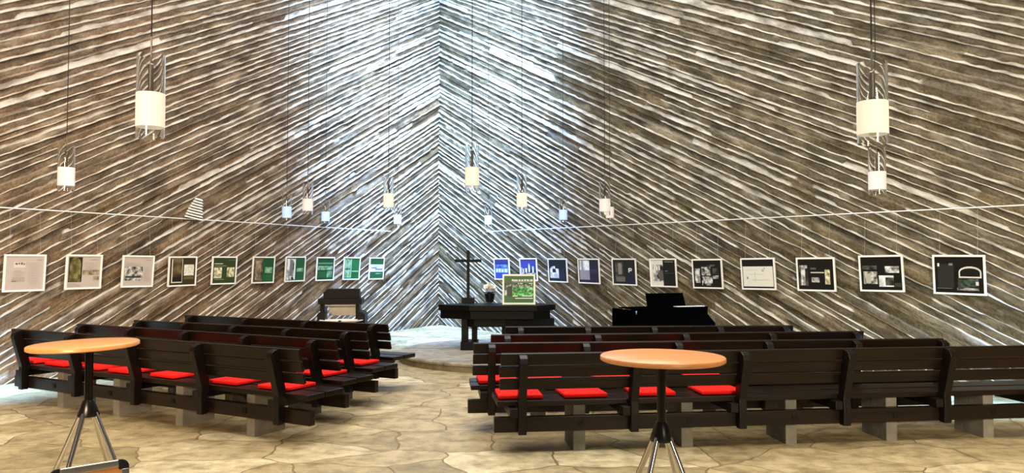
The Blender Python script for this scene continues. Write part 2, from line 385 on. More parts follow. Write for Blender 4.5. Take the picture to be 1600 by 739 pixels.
# ------------------------------------------------------------------ benches
LEAN0 = (.085, .50); LEAN1 = (-.005, .846)          # the front edge of the uprights, where the back boards sit (y, z)
SEAT_Z = .44
def bench(label, P0, P1, ups, group, hide=None):
    """P0 left end, P1 right end of the top edge (seen from behind), ups = distances of the uprights from the left end"""
    d = (P1 - P0); d.z = 0; Ln = d.length; ang = math.atan2(d.y, d.x)
    t = thing('church_bench', label, 'bench', (P0.x, P0.y, 0), ang, group)
    ux, uz = LEAN1[0]-LEAN0[0], LEAN1[1]-LEAN0[1]; l = math.hypot(ux, uz); ux, uz = ux/l, uz/l
    # three back boards, leaning
    Mx = Matrix(((1,0,0,0),(0,uz,ux,LEAN1[0]),(0,-ux,uz,LEAN1[1]),(0,0,0,1)))
    for k in range(3):
        z1 = -k*.112; j = rnd.uniform(-.01, .01)
        mb = MB(); mb.box(0 + (j if k else 0), .0, z1-(.104 if k == 0 else .096), Ln + (rnd.uniform(-.01,.01) if k else 0), .032, z1, Mx)
        mb.build('back_board', M['bench'], t, bevel=.008)
    # seat of two boards
    for y0, y1 in ((.10, .315), (.33, .57)):
        mb = MB(); mb.box(-.02, y0, SEAT_Z-.045, Ln+.02, y1, SEAT_Z + (.004 if y0 > .2 else 0)); mb.build('seat_board', M['bench'], t, bevel=.006)
    bm_ = MB(); bm_.box(-.05, .075, .184, Ln+.07, .14, .31); beam = bm_.build('rear_beam', M['bench'], t, bevel=.006)
    for x in ups:
        mb = MB()
        mb.prism([(.0,.175), (-.005,.33), (.0,.43), (-.098,.775), (-.085,.815), (-.045,.838), (-.008,.84), (.082,.50), (.09,.40), (.073,.315), (.073,.175)], 'x', x-.034, x+.034)
        mb.build('upright', M['bench_up'], t, bevel=.006)
        mb = MB(); mb.prism([(.005,.315), (.005,.39), (.52,.39), (.54,.375), (.47,.315)], 'x', x-.105, x-.036)
        mb.build('seat_bracket', M['bench_up'], t, bevel=.005)
    for a, b_ in zip(ups[:-1], ups[1:]):
        x = (a+b_)/2 + .03
        mb = MB(); mb.box(x-.052, .142, -.01, x+.052, .53, SEAT_Z-.045); 
        mb.build('concrete_leg', M['conc'], t, bevel=.008)
        mb = MB(); mb.box(x-.026, .068, .225, x+.022, .078, .272); mb.build('bolt_plate', M['bolt'], beam, bevel=.002)
    t['len'] = Ln
    return t
HB = .846
def ends(l, r): return at_h(l[0], l[1], HB), at_h(r[0], r[1], HB)
def ups_from_left(a, s, n): return [a + s*i for i in range(n)]
GL, GR = 'benches left of the aisle', 'benches right of the aisle'
rows = {}
def row(key, label, P0, P1, first_from_right, sp, n, group, from_left=None):
    Ln = (P1-P0).length
    ups = ups_from_left(from_left, sp, n) if from_left is not None else sorted(Ln - first_from_right - sp*i for i in range(n))
    rows[key] = (bench(label, P0, P1, ups, group), P0, P1)
P0, P1 = ends((17.3, 514), (466, 547)); row('L1', 'long dark wooden bench nearest on the left, behind the left bar table, seven red cushions', P0, P1, .26, .985, 5, GL)
P0, P1 = ends((120, 506.3), (523, 531.8)); row('L2', 'second dark wooden bench on the left, one red cushion at its aisle end', P0, P1, .26, .935, 5, GL)
P0, P1 = ends((208.7, 500.5), (571.5, 519)); row('L3', 'third dark wooden bench on the left, red cushion at its aisle end', P0, P1, .25, .85, 5, GL)
P0, P1 = ends((288, 492.6), (604.8, 507.3)); row('L4', 'front dark wooden bench on the left before the console, no cushion', P0, P1, .2, 1.08, 4, GL)
P0 = at_h(783, 553.3, HB); a = math.radians(7.3); P1 = P0 + Vector((math.cos(a), math.sin(a), 0)) * 5.9
row('R1', 'longest dark wooden bench, nearest on the right behind the right bar table', P0, P1, 0, .955, 7, GR, from_left=.18)
P0, P1 = ends((740, 536.7), (1475, 529.5)); row('R2', 'second dark wooden bench on the right, seat end jutting into the aisle', P0, P1, 0, .89, 6, GR, from_left=.17)
P0, P1 = ends((767, 523.5), (1350, 518)); row('R3', 'third dark wooden bench on the right, bare seat, behind the front one', P0, P1, 0, .955, 5, GR, from_left=.17)
P0, P1 = ends((789.5, 511), (1240, 509)); row('R4', 'front and shortest dark wooden bench on the right, before the piano', P0, P1, 0, .79, 5, GR, from_left=.18)

# red cushions
proto = None
def cushion(key, px, label, width=.4, dy=0):
    global proto
    t, P0, P1 = rows[key]; d = (P1-P0); d.z = 0; Ln = d.length; ang = math.atan2(d.y, d.x)
    ex = Vector((math.cos(ang), math.sin(ang), 0)); ey = Vector((-math.sin(ang), math.cos(ang), 0))
    best = min((abs(to_px(P0*1 + ex*(s*.005) + ey*.34 + Vector((0,0,SEAT_Z+.02-HB)))[0] - px), s*.005) for s in range(int(Ln/.005)))
    s = best[1]
    if proto is None:
        me_ = bmesh.new(); w = .19
        mb = MB(); mb.box(-w, -.185, 0, w, .185, .034)
        proto = mb.build('seat_cushion', M['red'], None, bevel=.014, smooth=True, seg=3); o = proto
    else:
        o = proto.copy(); C.objects.link(o)
    p = P0 + ex*s + ey*(.345+dy); o.location = (p.x, p.y, SEAT_Z+.006)
    o.rotation_euler = (0, 0, ang + rnd.uniform(-.05, .05))
    tag(o, label, 'cushion', 'red seat cushions')
    pass
cl = ['leftmost red cushion, at the far left end of the nearest left bench', 'red cushion second from the left end of the nearest left bench',
      'red cushion just right of the pole of the left bar table', 'red cushion under the right rim of the left bar table',
      'red cushion in the middle of the nearest left bench, right of the bar table', 'red cushion next to the aisle end one on the nearest left bench',
      'red cushion at the aisle end of the nearest left bench']
for px, lb in zip((63, 109, 160, 210, 277, 371, 448), cl): cushion('L1', px, lb)
cushion('L2', 502, 'red cushion at the aisle end of the second left bench')
cushion('L3', 557, 'red cushion at the aisle end of the third left bench')
for px, lb in zip((810, 908, 1014, 1117), ('red cushion at the aisle end of the nearest right bench', 'red cushion second from the aisle on the nearest right bench',
      'red cushion behind the pole of the right bar table', 'red cushion on the nearest right bench, right of the bar table pole')): cushion('R1', px, lb)
for px, lb in zip((777, 848, 957, 1098), ('red cushion at the aisle end of the second right bench', 'red cushion second from the aisle on the second right bench',
      'red cushion third from the aisle on the second right bench', 'red cushion furthest from the aisle on the second right bench')): cushion('R2', px, lb)

# ------------------------------------------------------------------ bar tables
def bar_table(label, px, py, Dia, rot, tilt):
    c = at_h(px, py, 1.1)
    t = thing('bar_table', label, 'table', (c.x, c.y, 0), rot, 'bar tables')
    mb = MB(); R = Dia/2
    mb.lathe([(0.0001, 1.072), (R-.01, 1.072), (R, 1.08)], 72, mi=0); 
    mb.lathe([(R, 1.08), (R+.001, 1.094), (R-.004, 1.1), (0.0001, 1.1)], 72, mi=1)
    mb2 = MB(); mb2.lathe([(0.0001, 1.072), (R-.008, 1.072), (R, 1.077), (R, 1.095), (R-.005, 1.1), (0.0001, 1.1)], 72)
    top = mb2.build('table_top', [M['beech']], t, smooth=True, angle=50)
    top.rotation_euler = tilt
    mb = MB(); mb.lathe([(.11, 1.056), (.11, 1.062), (.03, 1.064)], 24); mb.build('mounting_plate', M['black'], t, smooth=True)
    mb = MB(); mb.tube((0,0,.70), (0,0,1.06), .024, n=24); mb.build('pole', M['blackpole'], t, smooth=True)
    mb = MB(); mb.lathe([(.03, .745), (.036, .735), (.064, .655), (.062, .645), (.02, .64)], 4*6); mb.build('hub', M['black'], t, smooth=True)
    for k in range(4):
        a = math.pi/4 + k*math.pi/2
        p = Vector((math.cos(a)*.045, math.sin(a)*.045, .665)); q = Vector((math.cos(a)*.34, math.sin(a)*.34, .012))
        mb = MB(); mb.tube(p, q, .0155, n=18); leg = mb.build('leg', M['chrome'], t, smooth=True)
        mb = MB(); mb.lathe([(.02, 0), (.022, .012), (.016, .024)], 16, c=(q.x, q.y, 0)); mb.build('foot_cap', M['corner'], leg, smooth=True)
    return t
bar_table('round beech bar table on the left before the nearest left bench', 140, 535.5, .63, math.radians(40), (math.radians(-.3), math.radians(-1.6), 0))
bar_table('round beech bar table on the right before the nearest right bench', 1033, 555.5, .665, math.radians(4), (math.radians(.2), math.radians(.3), 0))

# ------------------------------------------------------------------ poster stand at the lower left
pa = at_y(75.5, 731, 3.38); pb = at_y(201.5, 712.5, 3.60)
d = pb - pa; d.z = 0; W_ = d.length; ang = math.atan2(d.y, d.x); ztop = (pa.z + pb.z)/2
t = thing('poster_stand', 'aluminium snap frame floor stand with brown panel before the left bar table', 'sign', (pa.x, pa.y, 0), ang)
lean = math.radians(9)
Rm = Matrix.Rotation(-lean, 4, 'X')                       # the face leans back: top further away
H_ = ztop / math.cos(lean) - .03
y_off = 0
def stand_pt(): return Matrix.Translation((0, -math.sin(lean)*0, 0)) @ Rm
Tm = Matrix.Translation((0, -math.tan(lean)*ztop, .02)) @ Rm
def fbar(a0, a1, b0, b1, name, mat, bev): 
    mb = MB(); mb.box(a0, 0, b0, a1, .02, b1, Tm); return mb.build(name, mat, t, bevel=bev, smooth=True, seg=3)
br = .036
fbar(br+.006, W_-br-.006, H_-br, H_, 'frame_rail', M['alu'], .008); fbar(br+.006, W_-br-.006, 0, br, 'frame_rail', M['alu'], .008)
fbar(0, br, br+.006, H_-br-.006, 'frame_rail', M['alu'], .008); fbar(W_-br, W_, br+.006, H_-br-.006, 'frame_rail', M['alu'], .008)
for cx, cz, sx, sz in ((0,0,1,1), (W_,0,-1,1), (0,H_,1,-1), (W_,H_,-1,-1)):
    mb = MB(); pts = [(cx+sx*(br+.008), cz), (cx+sx*(br+.008), cz+sz*(br+.008)), (cx, cz+sz*(br+.008))]
    for k in range(1, 7):
        a = math.pi/2*k/7; pts.append((cx + sx*br*(1-math.cos(a)), cz + sz*br*(1-math.sin(a))))
    mb.prism(pts, 'y', .001, .0195); mb.v = [tuple(Tm @ Vector(v)) for v in mb.v]
    mb.build('frame_corner', M['corner'], t, bevel=.002, smooth=True)
mb = MB(); mb.box(br-.004, .007, br-.004, W_-br+.004, .013, H_-br+.004, Tm); mb.build('poster_panel', M['panel'], t)
for x in (.03, W_-.03):
    mb = MB(); top_ = Tm @ Vector((x, .024, H_-.06)); mb.tube(top_, (x, top_.y+.2, .012), .008); mb.build('rear_leg', M['alu'], t, smooth=True)

# ------------------------------------------------------------------ altar with what stands on it
YA = 13.05
AZ = DH
def ax(px, Y=YA): return (px-CX)/F*Y
t = thing('altar_table', 'massive black wooden altar table with broad angular top on the stone step', 'altar', (0, YA, AZ))
zt = EYE - (475.5-410.5)/F*YA - AZ        # top height above the step
def poly(mb, pts, z0, z1): mb.prism(pts, 'z', z0, z1)
xl, xr = ax(685.3), ax(868)
mb = MB(); poly(mb, [(xl,-.0), (ax(735),-.33), (ax(838),-.36), (xr,.06), (ax(845),.5), (ax(715),.5)], zt-.095, zt); mb.build('table_top', M['altar'], t, bevel=.008)
mb = MB(); poly(mb, [(xl+.03,.02), (ax(737),-.27), (ax(833),-.30), (ax(860),.08), (ax(840),.44), (ax(717),.44)], zt-.235, zt-.096); mb.build('upper_beam', M['altar'], t, bevel=.008)
mb = MB(); mb.prism([(ax(722),-.06), (ax(742),-.24), (ax(790),-.20), (ax(866),.02), (ax(866),.2), (ax(722),.2)], 'z', zt-.365, zt-.236); mb.build('lower_beam', M['altar'], t, bevel=.008)
for x0, x1, y0 in ((722,732.5,-.14), (737,745.5,.06), (784,792,-.02), (808,818,-.1), (830,838,.1)):
    mb = MB(); mb.box(ax(x0), y0, .14, ax(x1), y0+.13, zt-.237 if x0 < 730 else zt-.366); mb.build('leg', M['altar'], t, bevel=.006)
for x0, x1 in ((721,747), (783,840)):
    mb = MB(); mb.box(ax(x0), -.2, .0, ax(x1), .28, .14); mb.build('foot_block', M['altar'], t, bevel=.006)
ZT = AZ + zt
# cross
c = at_h(731.5, 473.3, ZT)
Yc = c.y
def hz(py, Y): return at_y(CX, py, Y).z
t = thing('standing_cross', 'black wooden cross on a square block at the left of the altar', 'cross', (c.x, c.y, ZT))
sc_ = Yc/F
mb = MB(); mb.box(-10*sc_, -.07, 0, 10*sc_, .07, hz(465, Yc)-ZT); mb.build('base_block', M['cross'], t, bevel=.004)
zb = hz(465, Yc)-ZT; ztp = hz(391, Yc)-ZT; za = hz(407.5, Yc)-ZT
mb = MB(); mb.box(-2.3*sc_, -.022, zb, 2.3*sc_, .022, ztp); mb.build('upright_beam', M['cross'], t, bevel=.003)
mb = MB(); mb.box(-21*sc_, -.026, za-.026, -2.4*sc_, .018, za+.026); mb.box(2.4*sc_, -.026, za-.026, 20.5*sc_, .018, za+.026); mb.box(-2.5*sc_, -.03, za-.026, 2.5*sc_, -.023, za+.026)
mb.build('cross_arm', M['cross'], t, bevel=.003)
mb = MB(); mb.tube((0,-.031,za), (0,-.022,za), .036, n=20); mb.build('centre_disc', M['cross'], t)
# potted plant
c = at_h(765, 472.8, ZT); k = c.y/F
t = thing('potted_plant', 'black pot with white blossoms between the cross and the green poster', 'plant', (c.x, c.y, ZT))
mb = MB(); mb.lathe([(.0001,0), (5*k,0), (6.2*k,1*k), (8.0*k,10*k), (8.4*k,14*k), (7.8*k,14.4*k), (7.2*k,12*k), (.0001,11.5*k)], 28); mb.build('pot', M['pot'], t, smooth=True)
def petal_ball(c, r, n):
    mb = MB()
    for i in range(n):
        a = rnd.uniform(0, 6.283); e = rnd.uniform(-.2, 1.4); d = Vector((math.cos(a)*math.cos(e), math.sin(a)*math.cos(e), math.sin(e)))
        o = Vector(c) + d*r*.55; s = d.orthogonal().normalized(); u = d.cross(s)
        w = r*.55
        vs = [o - d*w*.3, o + s*w*.7 + d*w*.1, o + d*w*.9 + s*w*.35, o + d*w*1.0 - s*w*.35, o - s*w*.7 + d*w*.1, o + u*w*.35 + d*w*.4]
        mb.add(vs, [(0,1,5), (1,2,5), (2,3,5), (3,4,5), (4,0,5)])
    return mb
for i in range(9):
    a = i*2.4; rr = 5.4*k*math.sqrt(i/9)
    petal_ball((math.cos(a)*rr*1.25, math.sin(a)*rr*.9, 20.5*k + 5.5*k*(1-(i/9)) ), 5.2*k, 24).build('blossom', M['petal'], t)
for i in range(9):
    a = i*2*math.pi/9 + .2; d = Vector((math.cos(a), math.sin(a), 0)); s = Vector((-d.y, d.x, 0)); b0 = Vector((0,0,13*k)) + d*3*k
    L_ = rnd.uniform(5, 8)*k; mb = MB()
    vs = [b0, b0 + d*L_*.5 + s*2*k + Vector((0,0,4*k)), b0 + d*L_ + Vector((0,0,3*k)), b0 + d*L_*.5 - s*2*k + Vector((0,0,4*k)), b0 + d*L_*.5 + Vector((0,0,3.2*k)), b0 + d*L_*.5 + Vector((0,0,2.6*k))]
    mb.add(vs, [(0,1,4), (1,2,4), (2,3,4), (3,0,4), (1,0,5), (2,1,5), (3,2,5), (0,3,5)]); mb.build('leaf', M['leaf'], t)

# ------------------------------------------------------------------ pictures
WHITE, BLACK = srgb(236,232,224), srgb(14,13,13)
PM = {}
def ink(col, rough=.35):
    key = tuple(round(c, 4) for c in col)
    if key not in PM: PM[key] = plain('print_ink', col, rough)
    return PM[key]
PH = {
 'olive': photo('photo_olive', srgb(70,66,30), srgb(132,124,78), 14, 1), 'brown': photo('photo_brown', srgb(104,84,58), srgb(176,160,140), 12, 2),
 'grey': photo('photo_grey', srgb(40,40,36), srgb(206,204,196), 16, 3), 'door': photo('photo_door', srgb(52,40,22), srgb(112,94,64), 8, 4),
 'paper': photo('photo_paper', srgb(196,190,172), srgb(234,230,218), 30, 5), 'green': photo('photo_green', srgb(20,70,36), srgb(64,132,76), 9, 6),
 'greenlite': photo('photo_green_light', srgb(70,128,84), srgb(158,196,160), 12, 7), 'bw': photo('photo_black_white', srgb(20,20,22), srgb(226,226,222), 13, 8),
 'dim': photo('photo_dim', srgb(26,26,24), srgb(92,88,80), 11, 9), 'cream': photo('photo_cream', srgb(120,112,70), srgb(240,232,196), 18, 10),
 'blue': photo('photo_blue', srgb(40,56,130), srgb(128,160,212), 12, 11), 'white': photo('photo_white', srgb(176,184,186), srgb(244,246,244), 12, 12),
 'forest': photo('photo_forest', srgb(8,46,14), srgb(96,214,108), 26, 13, srgb(34,128,46)), 'night': photo('photo_night', srgb(8,14,12), srgb(70,92,76), 22, 14),
 'sketch': photo('photo_sketch', srgb(170,160,148), srgb(206,200,192), 40, 15),
}
def print_mesh(mb, mats, w, h, items, y):
    """flat print lying in x/z, facing -y; items: (x0, y0, x1, y1, colour) or polygons, y downwards, each on its own thin level"""
    def mi(c):
        m_ = PH[c] if isinstance(c, str) else ink(c)
        if m_ not in mats: mats.append(m_)
        return mats.index(m_)
    for k, it in enumerate(items):
        yy = y - .0006*(k+1)
        if isinstance(it[0], (list, tuple)):
            pts = [(p[0]*w - w/2, h/2 - p[1]*h) for p in it[0]]; c = it[1]
        else:
            x0, y0, x1, y1, c = it; pts = [(x0*w-w/2, h/2-y0*h), (x1*w-w/2, h/2-y0*h), (x1*w-w/2, h/2-y1*h), (x0*w-w/2, h/2-y1*h)]
        mb.add([(p[0], yy, p[1]) for p in pts], [tuple(range(len(pts)))], mi(c))
def arch(x0, y0, x1, y1, n=9, flat=.35):
    r = (x1-x0)/2; hh = (y1-y0)*flat
    return [(x0, y1)] + [(x0 + r - r*math.cos(math.pi*i/n), y0 + hh - hh*math.sin(math.pi*i/n)) for i in range(n+1)] + [(x1, y1)]
def lines(x0, x1, y0, y1, n, col, h=.012, s=1):
    r = random.Random(s); out = []
    for i in range(n):
        yy = y0 + (y1-y0)*i/max(1, n-1); out.append((x0, yy, x0 + (x1-x0)*r.uniform(.6, 1), yy+h, col))
    return out
RAILPX = {'l': ((610, 361.5), (0, 324)), 'r': ((760, 362), (1600, 320.5))}
def rail_line(w):
    a, b_ = sorted(wall_hit(x, y, w, .06) for x, y in RAILPX[w])
    return a[0], a[1], (b_[1]-a[1])/(b_[0]-a[0])
def rail_height(w, u):
    u0, v0, sl = rail_line(w); return v0 + sl*(u-u0)
def picture(label, w, TL, TR, BL, BR, bg, items, wires, group='framed pictures in a row along the wall'):
    xl = ((TL[0]+BL[0])/2, (TL[1]+BL[1])/2); xr = ((TR[0]+BR[0])/2, (TR[1]+BR[1])/2)
    u1, v1 = wall_hit(*xl, w, .07); u2, v2 = wall_hit(*xr, w, .07)
    ua, va = wall_hit(*TL, w, .088); ub, vb = wall_hit(*BL, w, .052); uc, vc = wall_hit(*TR, w, .088); ud, vd = wall_hit(*BR, w, .052)
    W = abs(u2-u1); H = ((va-vb)+(vc-vd))/2; um = (u1+u2)/2; vm = (va+vb+vc+vd)/4
    U, N = WALLS[w]
    p = wall_pt(w, um, vm, .07)
    # local x to the viewer's right, -y out of the wall
    xdir = -U if w == 'l' else U
    ang = math.atan2(xdir.y, xdir.x)
    roll = (math.atan2(vc-va, W) + math.atan2(vd-vb, W))/2
    t = thing('framed_picture', label, 'picture', p, 0, group)
    t.rotation_euler = (Matrix.Rotation(ang, 3, 'Z') @ Matrix.Rotation(math.radians(4.2), 3, 'X') @ Matrix.Rotation(-roll, 3, 'Y')).to_euler()
    f = .024; dp = .012
    mb = MB(); x, z = W/2, H/2
    o_ = [(-x,-z), (x,-z), (x,z), (-x,z)]; i_ = [(-x+f,-z+f), (x-f,-z+f), (x-f,z-f), (-x+f,z-f)]
    vs = [(a, -dp, b) for a, b in o_] + [(a, -dp, b) for a, b in i_] + [(a, dp, b) for a, b in o_] + [(a, dp, b) for a, b in i_]
    fs = []
    for i in range(4):
        j = (i+1) % 4; fs += [(i, j, 4+j, 4+i), (8+i, 12+i, 12+j, 8+j), (i, 8+i, 8+j, j), (4+i, 4+j, 12+j, 12+i)]
    mb.add(vs, fs); mb.build('frame', M['white'], t, bevel=.002)
    mats = [ink(bg)]; mb = MB(); mb.box(-x+f, -.002, -z+f, x-f, .008, z-f)
    print_mesh(mb, mats, W-2*f, H-2*f, items, -.002)
    mb.build('print', mats, t)
    if wires:
        mb = MB(); rail_v = rail_height(w, um) - .012
        inv = t.rotation_euler.to_matrix().inverted()
        for sx in (-.36, .36):
            a = Vector((sx*W, .006, z)); wp = t.rotation_euler.to_matrix() @ a + t.location
            e = Vector((wp.x, wp.y, rail_v)) - (N * ((wp - CORNER).dot(N) - .055))
            mb = MB(); mb.tube(a, inv @ (e - t.location), .0011, n=6); mb.build('hanging_wire', M['wire'], t)
    return t
PG = srgb(178,166,158); PG2 = srgb(186,174,164); DG = srgb(34,60,32); GN = srgb(20,72,34); NV = srgb(20,28,56); BK = srgb(18,17,15)
G_ = srgb(206,200,188)
picture('pale grey exhibition panel with a small sketch, furthest left of all', 'l', (6.3,397.5),(72.7,397.5),(3.9,456.6),(68.8,454.7), srgb(184,172,166),
  [(.2,.17,.5,.33,srgb(206,198,186)), (.24,.2,.3,.25,srgb(96,88,66)), (.32,.19,.36,.24,srgb(96,88,66)), (.38,.18,.43,.25,srgb(110,100,76)), (.45,.2,.48,.26,srgb(96,88,66)), (.16,.62,.5,.75,srgb(166,154,146)), (.16,.72,.28,.75,srgb(112,102,88)), (.8,.1,.95,.115,srgb(130,120,110))] + lines(.2,.5,.42,.56,4,srgb(168,158,150)) + lines(.58,.92,.2,.8,9,srgb(170,160,152)), True)
picture('pale panel with a tall olive arched photo on its left half', 'l', (103.4,397.5),(160,398),(100.8,452.7),(157.3,451), PG2,
  [(.04,.03,.44,.82,srgb(44,40,20)), (arch(.07,.03,.4,.8), 'olive'), (.46,.44,.97,.6,'brown'), (.78,.64,.97,.77,'brown'), (.7,.1,.93,.115,srgb(140,128,116))] + lines(.5,.93,.2,.4,5,srgb(170,158,148)) + lines(.04,.44,.86,.94,3,srgb(160,148,138)), True)
picture('pale panel with a grey square photo low on its left', 'l', (191.9,398.7),(241.4,399.5),(188.8,449.5),(238.3,448.3), PG2,
  [(.04,.34,.66,.82,'grey'), (.08,.66,.6,.72,srgb(52,48,40)), (.74,.1,.94,.115,srgb(140,128,116))] + lines(.7,.94,.36,.8,8,srgb(166,156,146)) + lines(.06,.6,.2,.3,3,srgb(168,156,148)), True)
picture('dark olive panel with an old doorway photo and a white sheet', 'l', (263.8,400.8),(307.8,400.3),(261.3,448.3),(305.5,446.4), srgb(52,46,20),
  [(.08,.04,.5,.92,srgb(214,206,180)), (.12,.0,.48,.86,'door'), (arch(.14,.04,.46,.7), 'door'), (.12,.7,.48,.88,srgb(26,20,12)), (.55,.25,.94,.66,'paper'), (.55,.7,.94,.8,srgb(96,88,48))], True)
picture('dark green panel with two bright cream photos side by side', 'l', (331.7,400.6),(370.3,400.6),(329.4,444.8),(368,444), srgb(44,60,20),
  [(.06,.38,.4,.8,'cream'), (.62,.38,.95,.76,'cream'), (.06,.22,.42,.25,srgb(206,206,180)), (.06,.31,.6,.33,srgb(150,156,120)), (.1,.84,.5,.86,srgb(150,156,120)), (.66,.08,.95,.1,srgb(110,130,90))], True)
picture('green panel with a dim grey figure filling its left half', 'l', (395.3,401),(430,400.8),(392.7,442.8),(427,442.2), GN,
  [(.03,.03,.46,.97,'door'), (.1,.12,.38,.9,'brown'), (.56,.38,.94,.64,'greenlite'), (.5,.7,.95,.95,srgb(28,92,44))], True)
picture('green panel with a black and white statue photo on its left', 'l', (446.6,400.8),(477.8,400.8),(444.2,440.6),(475.5,439.4), srgb(24,84,42),
  [(.04,.04,.5,.97,'bw'), (.2,.1,.36,.8,srgb(112,112,114)), (.06,.05,.18,.5,srgb(232,230,224)), (.42,.1,.5,.95,srgb(230,230,226)), (.56,.46,.95,.62,'greenlite')], True)
picture('green panel with horizontal light bands, above the console', 'l', (495.2,401.6),(523.3,401.6),(493,439),(520.7,438.2), srgb(20,66,36),
  [(.05,.2,.95,.28,srgb(86,140,92)), (.05,.36,.95,.55,'greenlite'), (.6,.6,.92,.9,'greenlite'), (.05,.62,.55,.9,srgb(30,92,46))], True)
picture('green panel with a lighter strip down its middle, second nearest the corner on the left', 'l', (538,401.6),(563.8,402),(535.2,437.3),(560.5,437.3), srgb(26,92,46),
  [(.05,.04,.42,.5,'greenlite'), (.44,.04,.95,.55,srgb(30,104,52)), (.43,.04,.47,.95,srgb(168,206,168)), (.05,.56,.42,.95,'greenlite'), (.5,.6,.95,.66,srgb(140,190,148))], True)
picture('green panel with a white and blue middle band, nearest the corner on the left', 'l', (577.8,402.2),(600.8,402.4),(575.7,436.8),(598.6,436.4), srgb(24,84,46),
  [(0,.3,1,.66,srgb(226,236,244)), (.1,.44,.5,.5,srgb(72,104,176)), (.4,.5,.94,.58,srgb(96,130,200)), (.3,.36,.7,.42,srgb(170,196,228)), (.45,.74,.95,.78,'greenlite')], False)
picture('blue panel half hidden by the green poster, nearest the corner on the right', 'r', (771.4,403.7),(795.5,403.5),(773.5,437),(797,437.4), srgb(48,66,150),
  [(.05,.26,.95,.42,'blue'), (.06,.46,.95,.68,srgb(120,156,214)), (.1,.5,.2,.66,srgb(228,238,250)), (.3,.48,.4,.66,srgb(228,238,250)), (.5,.52,.6,.66,srgb(228,238,250)), (.72,.5,.86,.66,srgb(228,238,250)), (.05,.1,.95,.24,srgb(34,48,110))], False)
picture('blue panel with white towers rising behind the green poster', 'r', (811.9,403.4),(839,403.4),(813.5,438.5),(839.8,439.1), srgb(52,58,142),
  [(.04,.5,.96,.97,srgb(20,20,34)), (.5,.28,.6,.62,srgb(220,226,232)), (.53,.2,.57,.3,srgb(220,226,232)), (.74,.34,.84,.66,srgb(206,214,222)), (.06,.4,.1,.66,WHITE), (.16,.46,.22,.7,WHITE), (.3,.44,.42,.64,'white'), (.05,.66,.95,.72,'bw')], False)
picture('dark navy panel with a small white arch, right of the green poster', 'r', (855.7,403.7),(885.7,404),(858,440.5),(887.4,441.6), srgb(16,22,38),
  [(arch(.06,.3,.56,.86), 'white'), (arch(.2,.42,.4,.6), srgb(24,28,34)), (.36,.3,.62,.42,srgb(12,14,22)), (.06,.82,.56,.86,'white'), (.62,.4,.9,.9,srgb(20,30,62))], True)
picture('dark violet panel with a pale bright photo on its left half', 'r', (902.8,403.7),(936.3,404.1),(904.4,442.6),(937.9,444), srgb(30,26,52),
  [(.04,.02,.54,.88,'white'), (.14,.02,.22,.5,srgb(150,144,150)), (.04,.46,.54,.88,srgb(150,146,160)), (.3,.06,.46,.22,srgb(248,250,250)), (.6,.4,.92,.6,srgb(52,44,84))], True)
picture('near black panel with a grey statue and one small white letter', 'r', (956,403.7),(993.8,403.9),(957.8,445),(995,446.6), srgb(26,25,30),
  [(.1,.12,.2,.84,'dim'), (.18,.1,.46,.9,'dim'), (.24,.14,.4,.6,srgb(134,130,122)), (.14,.7,.54,.9,srgb(104,100,94)), (.70,.34,.74,.52,WHITE), (.74,.34,.84,.38,WHITE), (.82,.38,.86,.42,WHITE), (.74,.42,.84,.46,WHITE), (.62,.6,.98,.97,srgb(26,24,52))], True)
picture('panel with a white street photo left and plain black right, above the piano', 'r', (1015,403.9),(1056.4,403.9),(1017,448),(1058.3,449.2), BK,
  [(.0,.0,.5,1,srgb(226,222,212)), (.08,.18,.5,.84,'bw'), (.12,.24,.18,.4,WHITE), (.22,.24,.28,.4,WHITE), (.32,.24,.38,.4,WHITE), (.34,.4,.5,.8,srgb(92,88,80)), (.58,.06,.92,.085,srgb(140,136,126)), (.58,.42,.7,.44,srgb(160,156,146)), (.58,.5,.94,.515,srgb(96,92,84))], True)
picture('black panel with a cluster of five small photos, right of the piano lid', 'r', (1080.7,404.7),(1128,404.4),(1083.7,450.7),(1130.5,451.5), BK,
  [(.05,.3,.24,.84,'bw'), (.3,.24,.62,.56,'grey'), (.5,.16,.78,.24,'dim'), (.3,.6,.68,.93,'bw'), (.7,.28,.9,.5,'dim'), (.7,.56,.9,.68,'grey')], True)
picture('black panel with one large white line drawing', 'r', (1156.8,403.6),(1210.4,402.4),(1159.9,452.3),(1212.9,453.4), BK,
  [(.02,.24,.97,.94,srgb(222,220,210)), (.1,.36,.5,.37,srgb(190,188,178)), (.2,.5,.7,.51,srgb(186,184,174)), (.14,.6,.18,.68,srgb(120,118,110)), (.4,.44,.41,.8,srgb(176,174,164)), (.62,.34,.7,.42,srgb(186,184,176)), (.3,.7,.9,.71,srgb(182,180,170)), (.7,.28,.72,.34,srgb(120,118,110))], True)
picture('black panel with a pale tower photo and two small photos beside it', 'r', (1244,402.4),(1304,402),(1246.6,454.5),(1306.8,455.9), BK,
  [(.03,.2,.28,.88,'dim'), (.08,.24,.2,.86,'bw'), (.04,.2,.26,.3,'grey'), (.36,.28,.52,.34,srgb(90,86,74)), (.36,.42,.74,.46,srgb(196,190,170)), (.38,.6,.6,.76,'bw'), (.76,.34,.9,.82,'cream')], True)
picture('black panel with a grey interior photo and a bright landscape photo', 'r', (1341.5,399.4),(1410.4,397.8),(1344.5,455),(1414,456.8), BK,
  [(.04,.26,.4,.38,'dim'), (.06,.44,.4,.82,'grey'), (.12,.5,.24,.8,srgb(176,174,160)), (.44,.56,.8,.9,'white'), (.6,.62,.8,.86,'dim'), (.6,.28,.94,.48,'bw'), (.82,.78,.97,.9,srgb(58,56,48))], True)
